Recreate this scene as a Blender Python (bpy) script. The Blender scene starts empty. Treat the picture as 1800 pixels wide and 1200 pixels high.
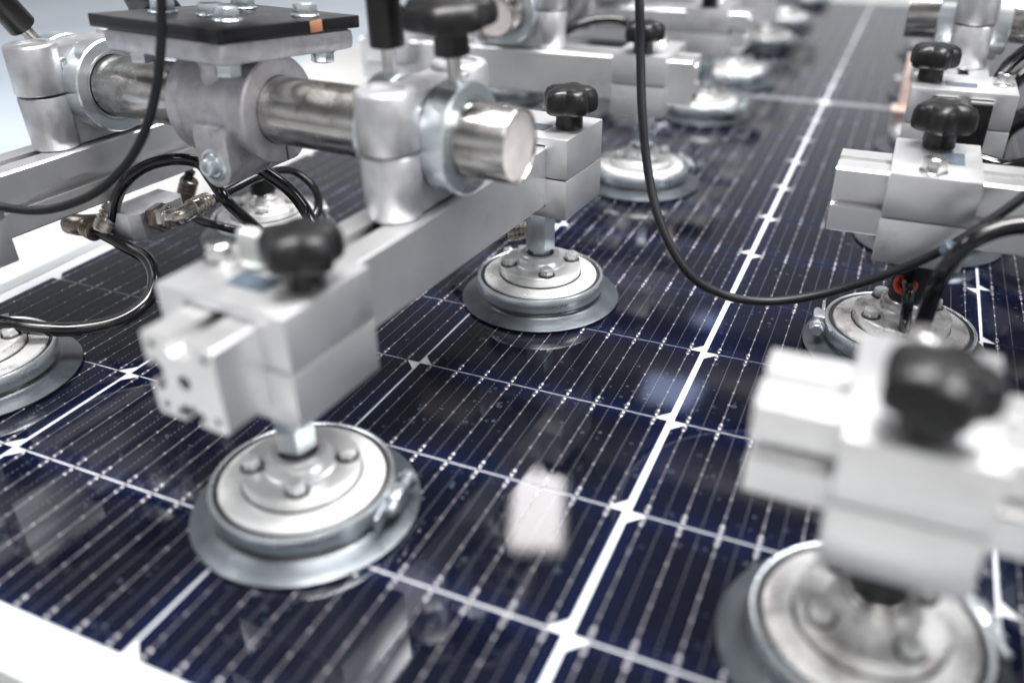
import bpy, bmesh, math, random
from mathutils import Vector, Matrix
from mathutils.geometry import tessellate_polygon
random.seed(7)
R = math.radians
S = bpy.context.scene
COL = S.collection

# ------------------------------------------------------------------ camera
cam_d = bpy.data.cameras.new("camera")
cam = bpy.data.objects.new("camera", cam_d)
COL.objects.link(cam)
S.camera = cam
cam_d.sensor_width = 36.0
cam_d.lens = 29.72
cam_d.clip_start = 0.01
cam_d.clip_end = 60
CAM_R = [[0.913129, 0.407422, -0.014264], [-0.193693, 0.46437, 0.864201], [0.358718, -0.786364, 0.502944]]
cam.matrix_world = Matrix(((CAM_R[0][0], CAM_R[1][0], CAM_R[2][0], 0.0837), (CAM_R[0][1], CAM_R[1][1], CAM_R[2][1], -0.2358),
                           (CAM_R[0][2], CAM_R[1][2], CAM_R[2][2], 0.2902), (0, 0, 0, 1)))
cam_d.dof.use_dof = True
cam_d.dof.focus_distance = 0.565
cam_d.dof.aperture_fstop = 2.8
cam_d.dof.aperture_blades = 0

# ------------------------------------------------------------------ light
S.view_settings.view_transform = 'Standard'
S.view_settings.look = 'None'
S.view_settings.exposure = 0.55
S.view_settings.gamma = 1.0
S.cycles.max_bounces = 6
S.cycles.caustics_reflective = False
S.cycles.caustics_refractive = False
wd = bpy.data.worlds.new("World")
S.world = wd
wd.use_nodes = True
wn = wd.node_tree.nodes
bg = wn["Background"]
wl = wd.node_tree.links
# factory hall: bright walls and windows low down, darker roof overhead
_g = wn.new("ShaderNodeTexCoord")
_s = wn.new("ShaderNodeSeparateXYZ")
_r = wn.new("ShaderNodeValToRGB")
wl.new(_g.outputs["Generated"], _s.inputs[0])
wl.new(_s.outputs[2], _r.inputs[0])
_e = _r.color_ramp.elements
for _p in (0.5, 0.6, 0.7): _e.new(_p)
for _el, (_p, _v) in zip(_e, ((0.0, 0.34), (0.20, 0.50), (0.38, 0.22), (0.55, 0.085), (0.95, 0.12))):
    _el.position = _p
    _el.color = (_v * 0.95, _v * 0.96, _v, 1)
wl.new(_r.outputs[0], bg.inputs["Color"])
bg.inputs["Strength"].default_value = 1.0


def area(name, loc, target, sx, sy, power, color=(1, 1, 1)):
    d = bpy.data.lights.new(name, 'AREA')
    d.shape = 'RECTANGLE'
    d.size, d.size_y, d.energy, d.color = sx, sy, power, color
    o = bpy.data.objects.new(name, d)
    COL.objects.link(o)
    o.location = loc
    o.rotation_euler = (Vector(target) - Vector(loc)).to_track_quat('-Z', 'Y').to_euler()
    return o


area("ceiling_or_fill_lamp", (0.1, 0.15, 2.3), (-0.1, 0.4, 0), 1.3, 0.8, 88, (1, 0.985, 0.97))
area("ceiling_or_fill_lamp", (-1.9, -0.2, 2.2), (0, 0.3, 0), 1.2, 0.8, 16, (0.96, 0.98, 1.0))
area("ceiling_or_fill_lamp", (0.7, -1.3, 2.0), (0, 0.3, 0), 1.2, 0.7, 8, (1, 0.98, 0.95))
area("ceiling_or_fill_lamp", (2.2, 0.1, 1.5), (0.0, 0.2, 0.1), 1.0, 0.7, 21, (0.96, 0.97, 1.0))  # low side fill, added to brighten the right-facing metal sides
area("ceiling_or_fill_lamp", (0.55, 1.5, 2.4), (0.0, 1.0, 0), 0.8, 0.6, 30, (0.97, 0.98, 1))  # extra lamp added to brighten the far end of the panel
wl_ = area("work_lamp", (-1.0, 2.38, 2.2), (-1.0, 2.38, 0), 0.22, 0.50, 3.8, (1, 0.95, 0.95))
wl_.rotation_euler = (0, 0, R(20))
area("roof_light", (-0.83, 4.4, 2.6), (-0.83, 4.401, 0), 0.36, 1.5, 3.4, (0.55, 0.65, 1.0)).data.shape = 'ELLIPSE'
area("roof_light", (-1.6, 3.4, 2.6), (-1.6, 3.401, 0), 0.45, 1.2, 2.4, (1.0, 0.72, 0.66)).data.shape = 'ELLIPSE'
area("roof_light", (-1.8, 5.6, 2.6), (-1.8, 5.601, 0), 1.0, 2.2, 14, (1.0, 0.74, 0.68)).data.shape = 'ELLIPSE'



# ------------------------------------------------------------------ materials
def new_mat(name):
    m = bpy.data.materials.new(name)
    m.use_nodes = True
    nt = m.node_tree
    return m, nt, nt.nodes["Principled BSDF"]


def noise(nt, scale, detail=4, stretch=(1, 1, 1), rough=0.6, rnd=True):
    tc = nt.nodes.new("ShaderNodeTexCoord")
    mp = nt.nodes.new("ShaderNodeMapping")
    mp.inputs["Scale"].default_value = stretch
    nt.links.new(tc.outputs["Object"], mp.inputs["Vector"])
    if rnd:
        oi = nt.nodes.new("ShaderNodeObjectInfo")
        sc = nt.nodes.new("ShaderNodeVectorMath"); sc.operation = 'SCALE'
        sc.inputs[0].default_value = (3.1, 1.7, 2.3)
        nt.links.new(oi.outputs["Random"], sc.inputs["Scale"])
        nt.links.new(sc.outputs[0], mp.inputs["Location"])
    n = nt.nodes.new("ShaderNodeTexNoise")
    n.inputs["Scale"].default_value = scale
    n.inputs["Detail"].default_value = detail
    n.inputs["Roughness"].default_value = rough
    nt.links.new(mp.outputs[0], n.inputs["Vector"])
    return n.outputs["Fac"]


def ramp(nt, fac, stops):
    r = nt.nodes.new("ShaderNodeValToRGB")
    e = r.color_ramp.elements
    while len(e) < len(stops):
        e.new(0.5)
    for el, (p, c) in zip(e, stops):
        el.position = p
        el.color = (*c, 1) if len(c) == 3 else c
    nt.links.new(fac, r.inputs[0])
    return r.outputs[0]


def mrange(nt, fac, a, b, c, d):
    r = nt.nodes.new("ShaderNodeMapRange")
    for i, v in zip((1, 2, 3, 4), (a, b, c, d)):
        r.inputs[i].default_value = v
    nt.links.new(fac, r.inputs[0])
    return r.outputs[0]


def bump(nt, b, fac, strength, dist=0.001):
    n = nt.nodes.new("ShaderNodeBump")
    n.inputs["Strength"].default_value = strength
    n.inputs["Distance"].default_value = dist
    nt.links.new(fac, n.inputs["Height"])
    nt.links.new(n.outputs[0], b.inputs["Normal"])
    return n


def metal(name, c0, c1, rough=(0.25, 0.45), metallic=1.0, nscale=60, stretch=(1, 1, 1), bstr=0.15, bscale=600, bstretch=(1, 1, 1), stain=None, bdist=0.0004):
    m, nt, b = new_mat(name)
    n1 = noise(nt, nscale, 6, stretch)
    c = ramp(nt, n1, [(0.3, c0), (0.7, c1)])
    if stain:
        n3 = noise(nt, stain[1], 7, (1, 1, 1), 0.7)
        msk = ramp(nt, n3, [(stain[2], (0, 0, 0)), (stain[3], (1, 1, 1))])
        mx = nt.nodes.new("ShaderNodeMix"); mx.data_type = 'RGBA'
        nt.links.new(msk, mx.inputs[0])
        nt.links.new(c, mx.inputs[6])
        mx.inputs[7].default_value = (*stain[0], 1)
        c = mx.outputs[2]
    nt.links.new(c, b.inputs["Base Color"])
    b.inputs["Metallic"].default_value = metallic
    n2 = noise(nt, bscale * 1.6, 3, bstretch)
    nt.links.new(mrange(nt, noise(nt, nscale * 0.7, 4), 0.3, 0.7, rough[0], rough[1]), b.inputs["Roughness"])
    bump(nt, b, n2, bstr * 0.6, bdist * 0.05)
    return m


def plastic(name, c, rough=0.35, bstr=0.1, bscale=900, spec=0.5, dust=0.0):
    m, nt, b = new_mat(name)
    n = noise(nt, 45, 6)
    c1 = tuple(min(1, x * 1.6 + 0.002 + dust) for x in c)
    nt.links.new(ramp(nt, n, [(0.4, c), (0.8, c1)]), b.inputs["Base Color"])
    nt.links.new(mrange(nt, n, 0.3, 0.7, rough * 0.8, rough * 1.25), b.inputs["Roughness"])
    b.inputs["Specular IOR Level"].default_value = spec
    bump(nt, b, noise(nt, bscale, 2), bstr, 0.00006)
    return m


M = {}
M['alu'] = metal('machined_aluminium', (0.78, 0.78, 0.79), (0.88, 0.88, 0.88), (0.3, 0.42), 0.88, 25, (1, 1, 1), 0.12, 500, (1, 0.04, 1), stain=((0.40, 0.38, 0.38), 26, 0.60, 0.92))
M['alu_block'] = metal('anodised_aluminium', (0.76, 0.765, 0.78), (0.86, 0.86, 0.865), (0.30, 0.42), 0.86, 30, (1, 1, 1), 0.10, 700, (0.06, 1, 1), stain=((0.36, 0.34, 0.34), 22, 0.60, 0.92))
M['cast'] = metal('cast_aluminium', (0.50, 0.50, 0.52), (0.74, 0.74, 0.76), (0.34, 0.5), 0.8, 70, (1, 1, 1), 0.6, 520, (1, 1, 0.25), stain=((0.25, 0.24, 0.26), 40, 0.58, 0.85))
M['cast_rough'] = metal('sand_cast_aluminium', (0.50, 0.49, 0.52), (0.72, 0.71, 0.74), (0.36, 0.55), 0.8, 90, (1, 1, 1), 0.5, 750, (1, 1, 1), stain=((0.16, 0.15, 0.17), 55, 0.6, 0.82), bdist=0.0006)
M['steel'] = metal('brushed_steel_tube', (0.36, 0.34, 0.32), (0.66, 0.65, 0.63), (0.16, 0.32), 1.0, 55, (0.6, 3, 3), 0.2, 420, (2.5, 0.25, 0.25), stain=((0.13, 0.115, 0.10), 50, 0.52, 0.72))
M['steel_bright'] = metal('ground_steel', (0.68, 0.67, 0.66), (0.82, 0.81, 0.80), (0.16, 0.3), 1.0, 80, (1, 1, 1), 0.12, 420, (2.5, 0.25, 0.25))
M['zinc'] = metal('zinc_plated_steel', (0.66, 0.72, 0.76), (0.78, 0.84, 0.87), (0.24, 0.34), 0.9, 25, (1, 1, 1), 0.05, 300)
M['nickel'] = metal('nickel_plated_brass', (0.42, 0.38, 0.33), (0.70, 0.66, 0.60), (0.18, 0.34), 1.0, 90, (1, 1, 1), 0.12, 500, stain=((0.12, 0.09, 0.07), 80, 0.56, 0.75))
M['nickel_dark'] = metal('tarnished_fitting', (0.16, 0.13, 0.11), (0.34, 0.29, 0.26), (0.25, 0.42), 1.0, 90, (1, 1, 1), 0.12, 500)
M['bolt'] = metal('plated_bolt', (0.82, 0.84, 0.84), (0.92, 0.93, 0.92), (0.22, 0.34), 0.45, 60, (1, 1, 1), 0.05, 300)
M['washer'] = metal('bolt_shade_washer', (0.06, 0.055, 0.05), (0.16, 0.15, 0.14), (0.4, 0.5), 0.8, 60)  # dark colour stands in for the shadow around each pad bolt
M['hose_band'] = metal('steel_hose_band', (0.66, 0.72, 0.76), (0.82, 0.86, 0.88), (0.22, 0.36), 0.92, 60, (1, 1, 1), 0.12, 300, stain=((0.25, 0.27, 0.27), 60, 0.62, 0.8))
M['pad_plate'] = metal('turned_aluminium_plate', (0.88, 0.88, 0.88), (0.94, 0.94, 0.93), (0.22, 0.36), 0.3, 90, (1, 1, 1), 0.1, 500, stain=((0.55, 0.52, 0.50), 45, 0.72, 0.95))
M['pad_flange'] = metal('turned_aluminium_flange', (0.76, 0.76, 0.76), (0.86, 0.86, 0.85), (0.32, 0.38), 0.6, 60, (1, 1, 1), 0.1, 500, stain=((0.50, 0.47, 0.44), 60, 0.70, 0.95))
M['pad_plate_worn'] = metal('worn_aluminium_plate', (0.74, 0.73, 0.72), (0.90, 0.90, 0.90), (0.22, 0.4), 0.5, 70, (1, 1, 1), 0.2, 500, stain=((0.20, 0.16, 0.13), 75, 0.5, 0.72))
M['black'] = plastic('black_moulded_plastic', (0.006, 0.006, 0.0065), 0.36, 0.15, 1400, 0.4)
M['dark_hole'] = plastic('dark_recess', (0.006, 0.006, 0.006), 0.5)  # even near-black for the socket floor and pin
M['mount'] = plastic('black_painted_plate', (0.004, 0.004, 0.005), 0.3, 0.15, 500, 0.5)
M['hose'] = plastic('black_polyurethane_hose', (0.006, 0.006, 0.007), 0.13, 0.06, 300, 0.6)
M['cable'] = plastic('black_rubber_cable', (0.006, 0.007, 0.009), 0.42, 0.1, 700, 0.35)
M['orange'] = plastic('orange_release_ring', (0.75, 0.07, 0.015), 0.35)
M['white_plastic'] = plastic('white_plastic', (0.62, 0.64, 0.62), 0.4)
M['plug'] = plastic('pale_end_plug', (0.62, 0.58, 0.56), 0.35, 0.03)
M['peach'] = plastic('peach_painted_guard', (0.66, 0.50, 0.44), 0.5)
M['bare'] = plastic('bare_primer_patch', (0.46, 0.22, 0.13), 0.5)

# pad rubber lip: satin grey-blue rubber with worn shine
m, nt, b = new_mat('grey_rubber_lip')
n = noise(nt, 30, 5)
nt.links.new(ramp(nt, n, [(0.3, (0.035, 0.044, 0.052)), (0.75, (0.085, 0.10, 0.115))]), b.inputs["Base Color"])
nt.links.new(mrange(nt, noise(nt, 50, 4), 0.3, 0.7, 0.24, 0.46), b.inputs["Roughness"])
b.inputs["Specular IOR Level"].default_value = 0.9
b.inputs["Metallic"].default_value = 0.4
bump(nt, b, noise(nt, 250, 3), 0.05, 0.0005)
M['lip'] = m
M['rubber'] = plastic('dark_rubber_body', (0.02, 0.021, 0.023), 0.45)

# backsheet under the glass
m, nt, b = new_mat('white_backsheet')
b.inputs["Base Color"].default_value = (0.78, 0.81, 0.85, 1)
b.inputs["Roughness"].default_value = 0.5
b.inputs["Coat Weight"].default_value = 1.0
b.inputs["Coat Roughness"].default_value = 0.03
M['backsheet'] = m
# frame
M['frame'] = metal('anodised_frame', (0.60, 0.62, 0.63), (0.68, 0.70, 0.71), (0.35, 0.45), 0.5, 20, (1, 1, 1), 0.05, 500)
# ribbon
m, nt, b = new_mat('tinned_copper_ribbon')
nt.links.new(ramp(nt, noise(nt, 300, 3), [(0.3, (0.15, 0.15, 0.18)), (0.7, (0.36, 0.35, 0.37))]), b.inputs["Base Color"])
b.inputs["Metallic"].default_value = 0.7
b.inputs["Roughness"].default_value = 0.38
b.inputs["Coat Weight"].default_value = 1.0
b.inputs["Coat Roughness"].default_value = 0.03
bump(nt, b, noise(nt, 300, 2), 0.3, 0.0001)
M['ribbon'] = m
M['solder'] = metal('solder_joint', (0.30, 0.30, 0.32), (0.55, 0.55, 0.57), (0.3, 0.45), 0.6, 200)

# silicon cell: printed fingers + dashed thin busbar print + specks, under coated glass
PITCH_X, PITCH_Y = 0.168, 0.0848


def cell_material():
    m, nt, b = new_mat('monocrystalline_cell')
    N, Lk = nt.nodes, nt.links
    tc = N.new("ShaderNodeTexCoord")
    sp = N.new("ShaderNodeSeparateXYZ")
    Lk.new(tc.outputs["Object"], sp.inputs[0])

    def mth(op, a, bb=None, c=None):
        n = N.new("ShaderNodeMath"); n.operation = op
        for i, v in enumerate((a, bb, c)):
            if v is None: continue
            if isinstance(v, (int, float)): n.inputs[i].default_value = v
            else: Lk.new(v, n.inputs[i])
        return n.outputs[0]
    X, Y = sp.outputs[0], sp.outputs[1]
    # fingers run across the busbars
    fy = mth('ABSOLUTE', mth('SUBTRACT', mth('FRACT', mth('MULTIPLY', Y, 1 / 0.00155)), 0.5))
    finger = mth('LESS_THAN', fy, 0.075)
    # dashed thin print half way between busbars
    sxp = 0.168 / 9
    fx = mth('ABSOLUTE', mth('SUBTRACT', mth('FRACT', mth('ADD', mth('MULTIPLY', X, 1 / sxp), 0.0)), 0.5))
    fxd = mth('ABSOLUTE', mth('SUBTRACT', fx, 0.5))          # 0 at busbar, .5 between (cell centre is a busbar)
    near_mid = mth('LESS_THAN', fx, 0.013)
    dash = mth('LESS_THAN', mth('FRACT', mth('MULTIPLY', Y, 1 / 0.0031)), 0.5)
    dashed = mth('MULTIPLY', near_mid, dash)
    # edge tint: thinner antireflection coat near the long edges looks bluer
    ey = mth('POWER', mth('MINIMUM', mth('MULTIPLY', mth('ABSOLUTE', Y), 1 / 0.042), 1.0), 5.0)
    ex = mth('POWER', mth('MINIMUM', mth('MULTIPLY', mth('ABSOLUTE', X), 1 / 0.083), 1.0), 9.0)
    edge = mth('MULTIPLY', mth('MAXIMUM', ey, ex), 0.75)
    oi = N.new("ShaderNodeObjectInfo")
    n1 = noise(nt, 9, 3)
    t = mth('ADD', mth('MULTIPLY', n1, 0.5), mth('MULTIPLY', oi.outputs["Random"], 0.4))
    basec = ramp(nt, t, [(0.2, (0.0002, 0.0004, 0.0018)), (0.9, (0.0007, 0.0016, 0.0095))])

    def mix(f, a, bc):
        x = N.new("ShaderNodeMix"); x.data_type = 'RGBA'
        if isinstance(f, float): x.inputs[0].default_value = f
        else: Lk.new(f, x.inputs[0])
        Lk.new(a, x.inputs[6])
        if isinstance(bc, tuple): x.inputs[7].default_value = (*bc, 1)
        else: Lk.new(bc, x.inputs[7])
        return x.outputs[2]
    c = mix(edge, basec, (0.0012, 0.0050, 0.029))
    c = mix(mth('MULTIPLY', finger, 0.32), c, (0.055, 0.062, 0.085))
    c = mix(mth('MULTIPLY', dashed, 0.38), c, (0.26, 0.27, 0.30))
    patchy = mrange(nt, noise(nt, 22, 3), 0.42, 0.68, 0.1, 1.0)
    # tiny round water marks / bubbles
    for sc, thr, rr, st, off in ((95, 0.86, 0.13, 0.20, 0.0), (210, 0.88, 0.16, 0.28, 5.0)):
        mp = N.new("ShaderNodeMapping"); mp.inputs["Location"].default_value = (off, off, off)
        wp = N.new("ShaderNodeTexCoord")
        ad = N.new("ShaderNodeVectorMath"); ad.operation = 'ADD'
        s2 = N.new("ShaderNodeVectorMath"); s2.operation = 'SCALE'; s2.inputs[0].default_value = (7, 11, 0)
        Lk.new(oi.outputs["Random"], s2.inputs["Scale"])
        Lk.new(wp.outputs["Object"], ad.inputs[0]); Lk.new(s2.outputs[0], ad.inputs[1])
        Lk.new(ad.outputs[0], mp.inputs[0])
        v = N.new("ShaderNodeTexVoronoi"); v.voronoi_dimensions = '2D'
        v.inputs["Scale"].default_value = sc
        Lk.new(mp.outputs[0], v.inputs["Vector"])
        s3 = N.new("ShaderNodeSeparateColor"); Lk.new(v.outputs["Color"], s3.inputs[0])
        on = mth('GREATER_THAN', s3.outputs[0], thr)
        rad = mth('MULTIPLY', mth('ADD', s3.outputs[1], 0.35), rr)
        ins = mth('LESS_THAN', v.outputs["Distance"], rad)
        rim = mth('ADD', mth('MULTIPLY', mth('GREATER_THAN', v.outputs["Distance"], mth('MULTIPLY', rad, 0.7)), 0.6), 0.4)
        c = mix(mth('MULTIPLY', mth('MULTIPLY', mth('MULTIPLY', mth('MULTIPLY', on, ins), rim), st), patchy), c, (0.30, 0.42, 0.55))
    Lk.new(c, b.inputs["Base Color"])
    b.inputs["Roughness"].default_value = 0.42
    b.inputs["Specular IOR Level"].default_value = 0.0
    b.inputs["Coat Weight"].default_value = 1.0
    b.inputs["Coat IOR"].default_value = 1.5
    cr = mrange(nt, noise(nt, 40, 5), 0.45, 0.85, 0.012, 0.07)
    Lk.new(cr, b.inputs["Coat Roughness"])
    # pebbled solar glass
    bn = N.new("ShaderNodeBump"); bn.inputs["Strength"].default_value = 0.025; bn.inputs["Distance"].default_value = 0.0004
    Lk.new(noise(nt, 900, 2, rnd=False), bn.inputs["Height"])
    Lk.new(bn.outputs[0], b.inputs["Coat Normal"])
    return m


M['cell'] = cell_material()
m, nt, b = new_mat('grey_label')
tc = nt.nodes.new("ShaderNodeTexCoord")
br = nt.nodes.new("ShaderNodeTexBrick")
br.inputs["Scale"].default_value = 260
br.inputs["Mortar Size"].default_value = 0.012
br.inputs["Color1"].default_value = (0.02, 0.035, 0.06, 1); br.inputs["Color2"].default_value = (0.07, 0.10, 0.13, 1); br.inputs["Mortar"].default_value = (0.22, 0.27, 0.30, 1)
nt.links.new(tc.outputs["Object"], br.inputs["Vector"]); nt.links.new(br.outputs[0], b.inputs["Base Color"])
b.inputs["Roughness"].default_value = 0.3
M['label'] = m


# ------------------------------------------------------------------ mesh helpers
def fin(bm, mat, ang=35):
    me = bpy.data.meshes.new("mesh")
    bmesh.ops.recalc_face_normals(bm, faces=bm.faces)
    bm.to_mesh(me)
    bm.free()
    for p in me.polygons:
        p.use_smooth = True
    me.set_sharp_from_angle(angle=R(ang))
    me.materials.append(M[mat])
    return me


def merge(dst, src):
    me = bpy.data.meshes.new("tmp")
    src.to_mesh(me)
    src.free()
    dst.from_mesh(me)
    bpy.data.meshes.remove(me)


def bevel_sharp(bm, w, seg=2, ang=25):
    if w <= 0: return
    es = [e for e in bm.edges if len(e.link_faces) == 2 and e.calc_face_angle(0) > R(ang)]
    bmesh.ops.bevel(bm, geom=es, offset=w, segments=seg, affect='EDGES', profile=0.6, clamp_overlap=True)


def box(bm, c, s, bev=0.0006, rot=None):
    t = bmesh.new()
    bmesh.ops.create_cube(t, size=1)
    bmesh.ops.scale(t, vec=s, verts=t.verts)
    bevel_sharp(t, bev)
    if rot is not None: bmesh.ops.rotate(t, cent=(0, 0, 0), matrix=rot, verts=t.verts)
    bmesh.ops.translate(t, vec=c, verts=t.verts)
    merge(bm, t)


def frame_of(d):
    d = Vector(d).normalized()
    return d.to_track_quat('Z', 'Y').to_matrix()


def lathe(bm, prof, seg=48, c=(0, 0, 0), axis=(0, 0, 1), closed=False, sf=None):
    """prof: list of (radius, height) along axis; ends with radius 0 are closed."""
    t = bmesh.new()
    rings = []
    for r, z in prof:
        if r <= 1e-7:
            rings.append([t.verts.new((0, 0, z))])
        else:
            rings.append([t.verts.new((r * (sf(a) if sf else 1) * math.cos(a), r * (sf(a) if sf else 1) * math.sin(a), z)) for a in [2 * math.pi * i / seg for i in range(seg)]])
    pr = list(zip(rings, rings[1:]))
    if closed: pr.append((rings[-1], rings[0]))
    for a, b_ in pr:
        for i in range(seg):
            j = (i + 1) % seg
            if len(a) == 1 and len(b_) == 1: continue
            if len(a) == 1: t.faces.new((a[0], b_[i], b_[j]))
            elif len(b_) == 1: t.faces.new((a[i], a[j], b_[0]))
            else: t.faces.new((a[i], a[j], b_[j], b_[i]))
    bmesh.ops.rotate(t, cent=(0, 0, 0), matrix=frame_of(axis), verts=t.verts)
    bmesh.ops.translate(t, vec=c, verts=t.verts)
    merge(bm, t)


def cyl(bm, p0, p1, r, seg=32, bev=0.0005, r1=None):
    p0, p1 = Vector(p0), Vector(p1)
    h = (p1 - p0).length
    r1 = r if r1 is None else r1
    b_ = min(bev, h * 0.3, r * 0.3)
    lathe(bm, [(0, 0), (r - b_, 0), (r, b_), (r1, h - b_), (r1 - b_, h), (0, h)], seg, p0, p1 - p0)


def hexbolt(bm, base, axis, r=0.0048, h=0.0042, washer=True, rot=0.0):
    a = Vector(axis).normalized()
    base = Vector(base)
    if washer:
        cyl(bm, base, base + a * 0.0012, r * 1.25, 24, 0.0003)
        base = base + a * 0.0011
    t = bmesh.new()
    rr = [t.verts.new((r * 1.08 * math.cos(rot + R(60) * i), r * 1.08 * math.sin(rot + R(60) * i), 0)) for i in range(6)]
    f = t.faces.new(rr)
    e = bmesh.ops.extrude_face_region(t, geom=[f])
    bmesh.ops.translate(t, vec=(0, 0, h), verts=[v for v in e['geom'] if isinstance(v, bmesh.types.BMVert)])
    bevel_sharp(t, 0.0004, 2)
    lathe(t, [(0, h), (r * 0.9, h), (r * 0.82, h + 0.0004), (0, h + 0.00045)], 20)
    bmesh.ops.rotate(t, cent=(0, 0, 0), matrix=frame_of(a), verts=t.verts)
    bmesh.ops.translate(t, vec=base, verts=t.verts)
    merge(bm, t)


def prism(bm, loops, y0, y1, plane='xz', bev=0.0):
    """loops: outer polygon then holes, 2D; extruded along the third axis."""
    def P(p, h):
        if plane == 'xz': return (p[0], h, p[1])
        if plane == 'yz': return (h, p[0], p[1])
        return (p[0], p[1], h)
    t = bmesh.new()
    tri = tessellate_polygon([[Vector((p[0], p[1], 0)) for p in lp] for lp in loops])
    flat = [p for lp in loops for p in lp]
    if len(loops) == 1:
        lo = [t.verts.new(P(p, y0)) for p in flat]; hi = [t.verts.new(P(p, y1)) for p in flat]
        t.faces.new(lo); t.faces.new(hi)
    else:
        lo = [t.verts.new(P(p, y0)) for p in flat]; hi = [t.verts.new(P(p, y1)) for p in flat]
        for a, b_, c in tri:
            try:
                t.faces.new((lo[a], lo[b_], lo[c])); t.faces.new((hi[a], hi[b_], hi[c]))
            except ValueError: pass
    k = 0
    for lp in loops:
        n = len(lp)
        for i in range(n):
            j = (i + 1) % n
            t.faces.new((lo[k + i], lo[k + j], hi[k + j], hi[k + i]))
        k += n
    bmesh.ops.recalc_face_normals(t, faces=t.faces)
    bevel_sharp(t, bev, 2)
    merge(bm, t)


def circ(cx, cy, r, n=24, a0=0, a1=2 * math.pi, full=True):
    m_ = n if full else n + 1
    return [(cx + r * math.cos(a0 + (a1 - a0) * i / n), cy + r * math.sin(a0 + (a1 - a0) * i / n)) for i in range(m_)]


def sweep(bm, pts, r, seg=14, sub=8, cap=True):
    P = [Vector(p) for p in pts]
    P = [P[0] * 2 - P[1]] + P + [P[-1] * 2 - P[-2]]
    path = []
    for i in range(1, len(P) - 2):
        for k in range(sub):
            t = k / sub
            a, b_, c, d = P[i - 1:i + 3]
            path.append(0.5 * ((2 * b_) + (c - a) * t + (2 * a - 5 * b_ + 4 * c - d) * t * t + (-a + 3 * b_ - 3 * c + d) * t ** 3))
    path.append(P[-2])
    up = Vector((0, 0, 1))
    T = (path[1] - path[0]).normalized()
    if abs(T.dot(up)) > 0.9: up = Vector((1, 0, 0))
    N_ = (up - T * up.dot(T)).normalized()
    rings = []
    for i, p in enumerate(path):
        T = (path[min(i + 1, len(path) - 1)] - path[max(i - 1, 0)]).normalized()
        N_ = (N_ - T * N_.dot(T)).normalized()
        B_ = T.cross(N_)
        rings.append([bm.verts.new(p + (N_ * math.cos(a) + B_ * math.sin(a)) * r) for a in [2 * math.pi * k / seg for k in range(seg)]])
    for a, b_ in zip(rings, rings[1:]):
        for k in range(seg):
            j = (k + 1) % seg
            bm.faces.new((a[k], a[j], b_[j], b_[k]))
    if cap:
        bm.faces.new(rings[0]); bm.faces.new(rings[-1])


def put(name, me, parent=None, loc=(0, 0, 0), rot=(0, 0, 0)):
    o = bpy.data.objects.new(name, me)
    COL.objects.link(o)
    if parent is not None: o.parent = parent
    o.location = loc
    o.rotation_euler = rot
    return o


def tag(o, label=None, cat=None, group=None, kind=None):
    if label: o['label'] = label
    if cat: o['category'] = cat
    if group: o['group'] = group
    if kind: o['kind'] = kind
    return o


CACHE = {}


def cached(key, fn):
    if key not in CACHE: CACHE[key] = fn()
    return CACHE[key]


# ------------------------------------------------------------------ setting: floor, table
def plane_mesh(x0, x1, y0, y1, z, mat):
    bm = bmesh.new()
    bm.faces.new([bm.verts.new(p) for p in ((x0, y0, z), (x1, y0, z), (x1, y1, z), (x0, y1, z))])
    return fin(bm, mat)


m, nt, b = new_mat('painted_factory_floor')
nt.links.new(ramp(nt, noise(nt, 1.2, 6), [(0.3, (0.62, 0.70, 0.78)), (0.75, (0.74, 0.80, 0.86))]), b.inputs["Base Color"])
b.inputs["Roughness"].default_value = 0.35
M['floor'] = m
m, nt, b = new_mat('pale_conveyor_table')
nt.links.new(ramp(nt, noise(nt, 4, 6), [(0.3, (0.50, 0.50, 0.49)), (0.75, (0.60, 0.60, 0.60))]), b.inputs["Base Color"])
b.inputs["Roughness"].default_value = 0.45
M['table'] = m
tag(put('floor', plane_mesh(-25, 25, -25, 40, -0.9, 'floor')), kind='structure')
bm = bmesh.new()
box(bm, (0, 1.115, -0.065), (1.9, 2.47, 0.03), 0.003)
for x in (-0.85, 0.85):
    for y in (-0.05, 2.2):
        box(bm, (x, y, -0.49), (0.07, 0.07, 0.81), 0.002)
tag(put('conveyor_table', fin(bm, 'table')), 'pale flat worktable carrying the framed solar panel', 'table')

bm = bmesh.new()
box(bm, (0, -0.62, -0.095), (1.9, 0.96, 0.05), 0.004)
for x in (-0.85, 0.85):
    box(bm, (x, -0.62, -0.51), (0.07, 0.07, 0.78), 0.002)
M['belt'] = plastic('grey_green_belt', (0.24, 0.24, 0.235), 0.5, 0.2, 200)
tag(put('conveyor_belt', fin(bm, 'belt')), 'grey green conveyor surface just visible below the near edge of the panel frame', 'conveyor')
bm = bmesh.new()
box(bm, (-2.2, 1.2, -0.16), (2.3, 5.2, 0.05), 0.004)
for x in (-3.2, -1.2):
    for y in (-1.2, 3.6):
        box(bm, (x, y, -0.54), (0.07, 0.07, 0.72), 0.002)
m, nt, b = new_mat('pale_blue_side_table')
nt.links.new(ramp(nt, noise(nt, 3, 6), [(0.3, (0.36, 0.42, 0.48)), (0.75, (0.48, 0.54, 0.60))]), b.inputs["Base Color"])
b.inputs["Roughness"].default_value = 0.4
M['side'] = m
tag(put('side_table', fin(bm, 'side')), 'pale blue grey tabletop beyond the left edge of the panel table', 'table')

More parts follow.
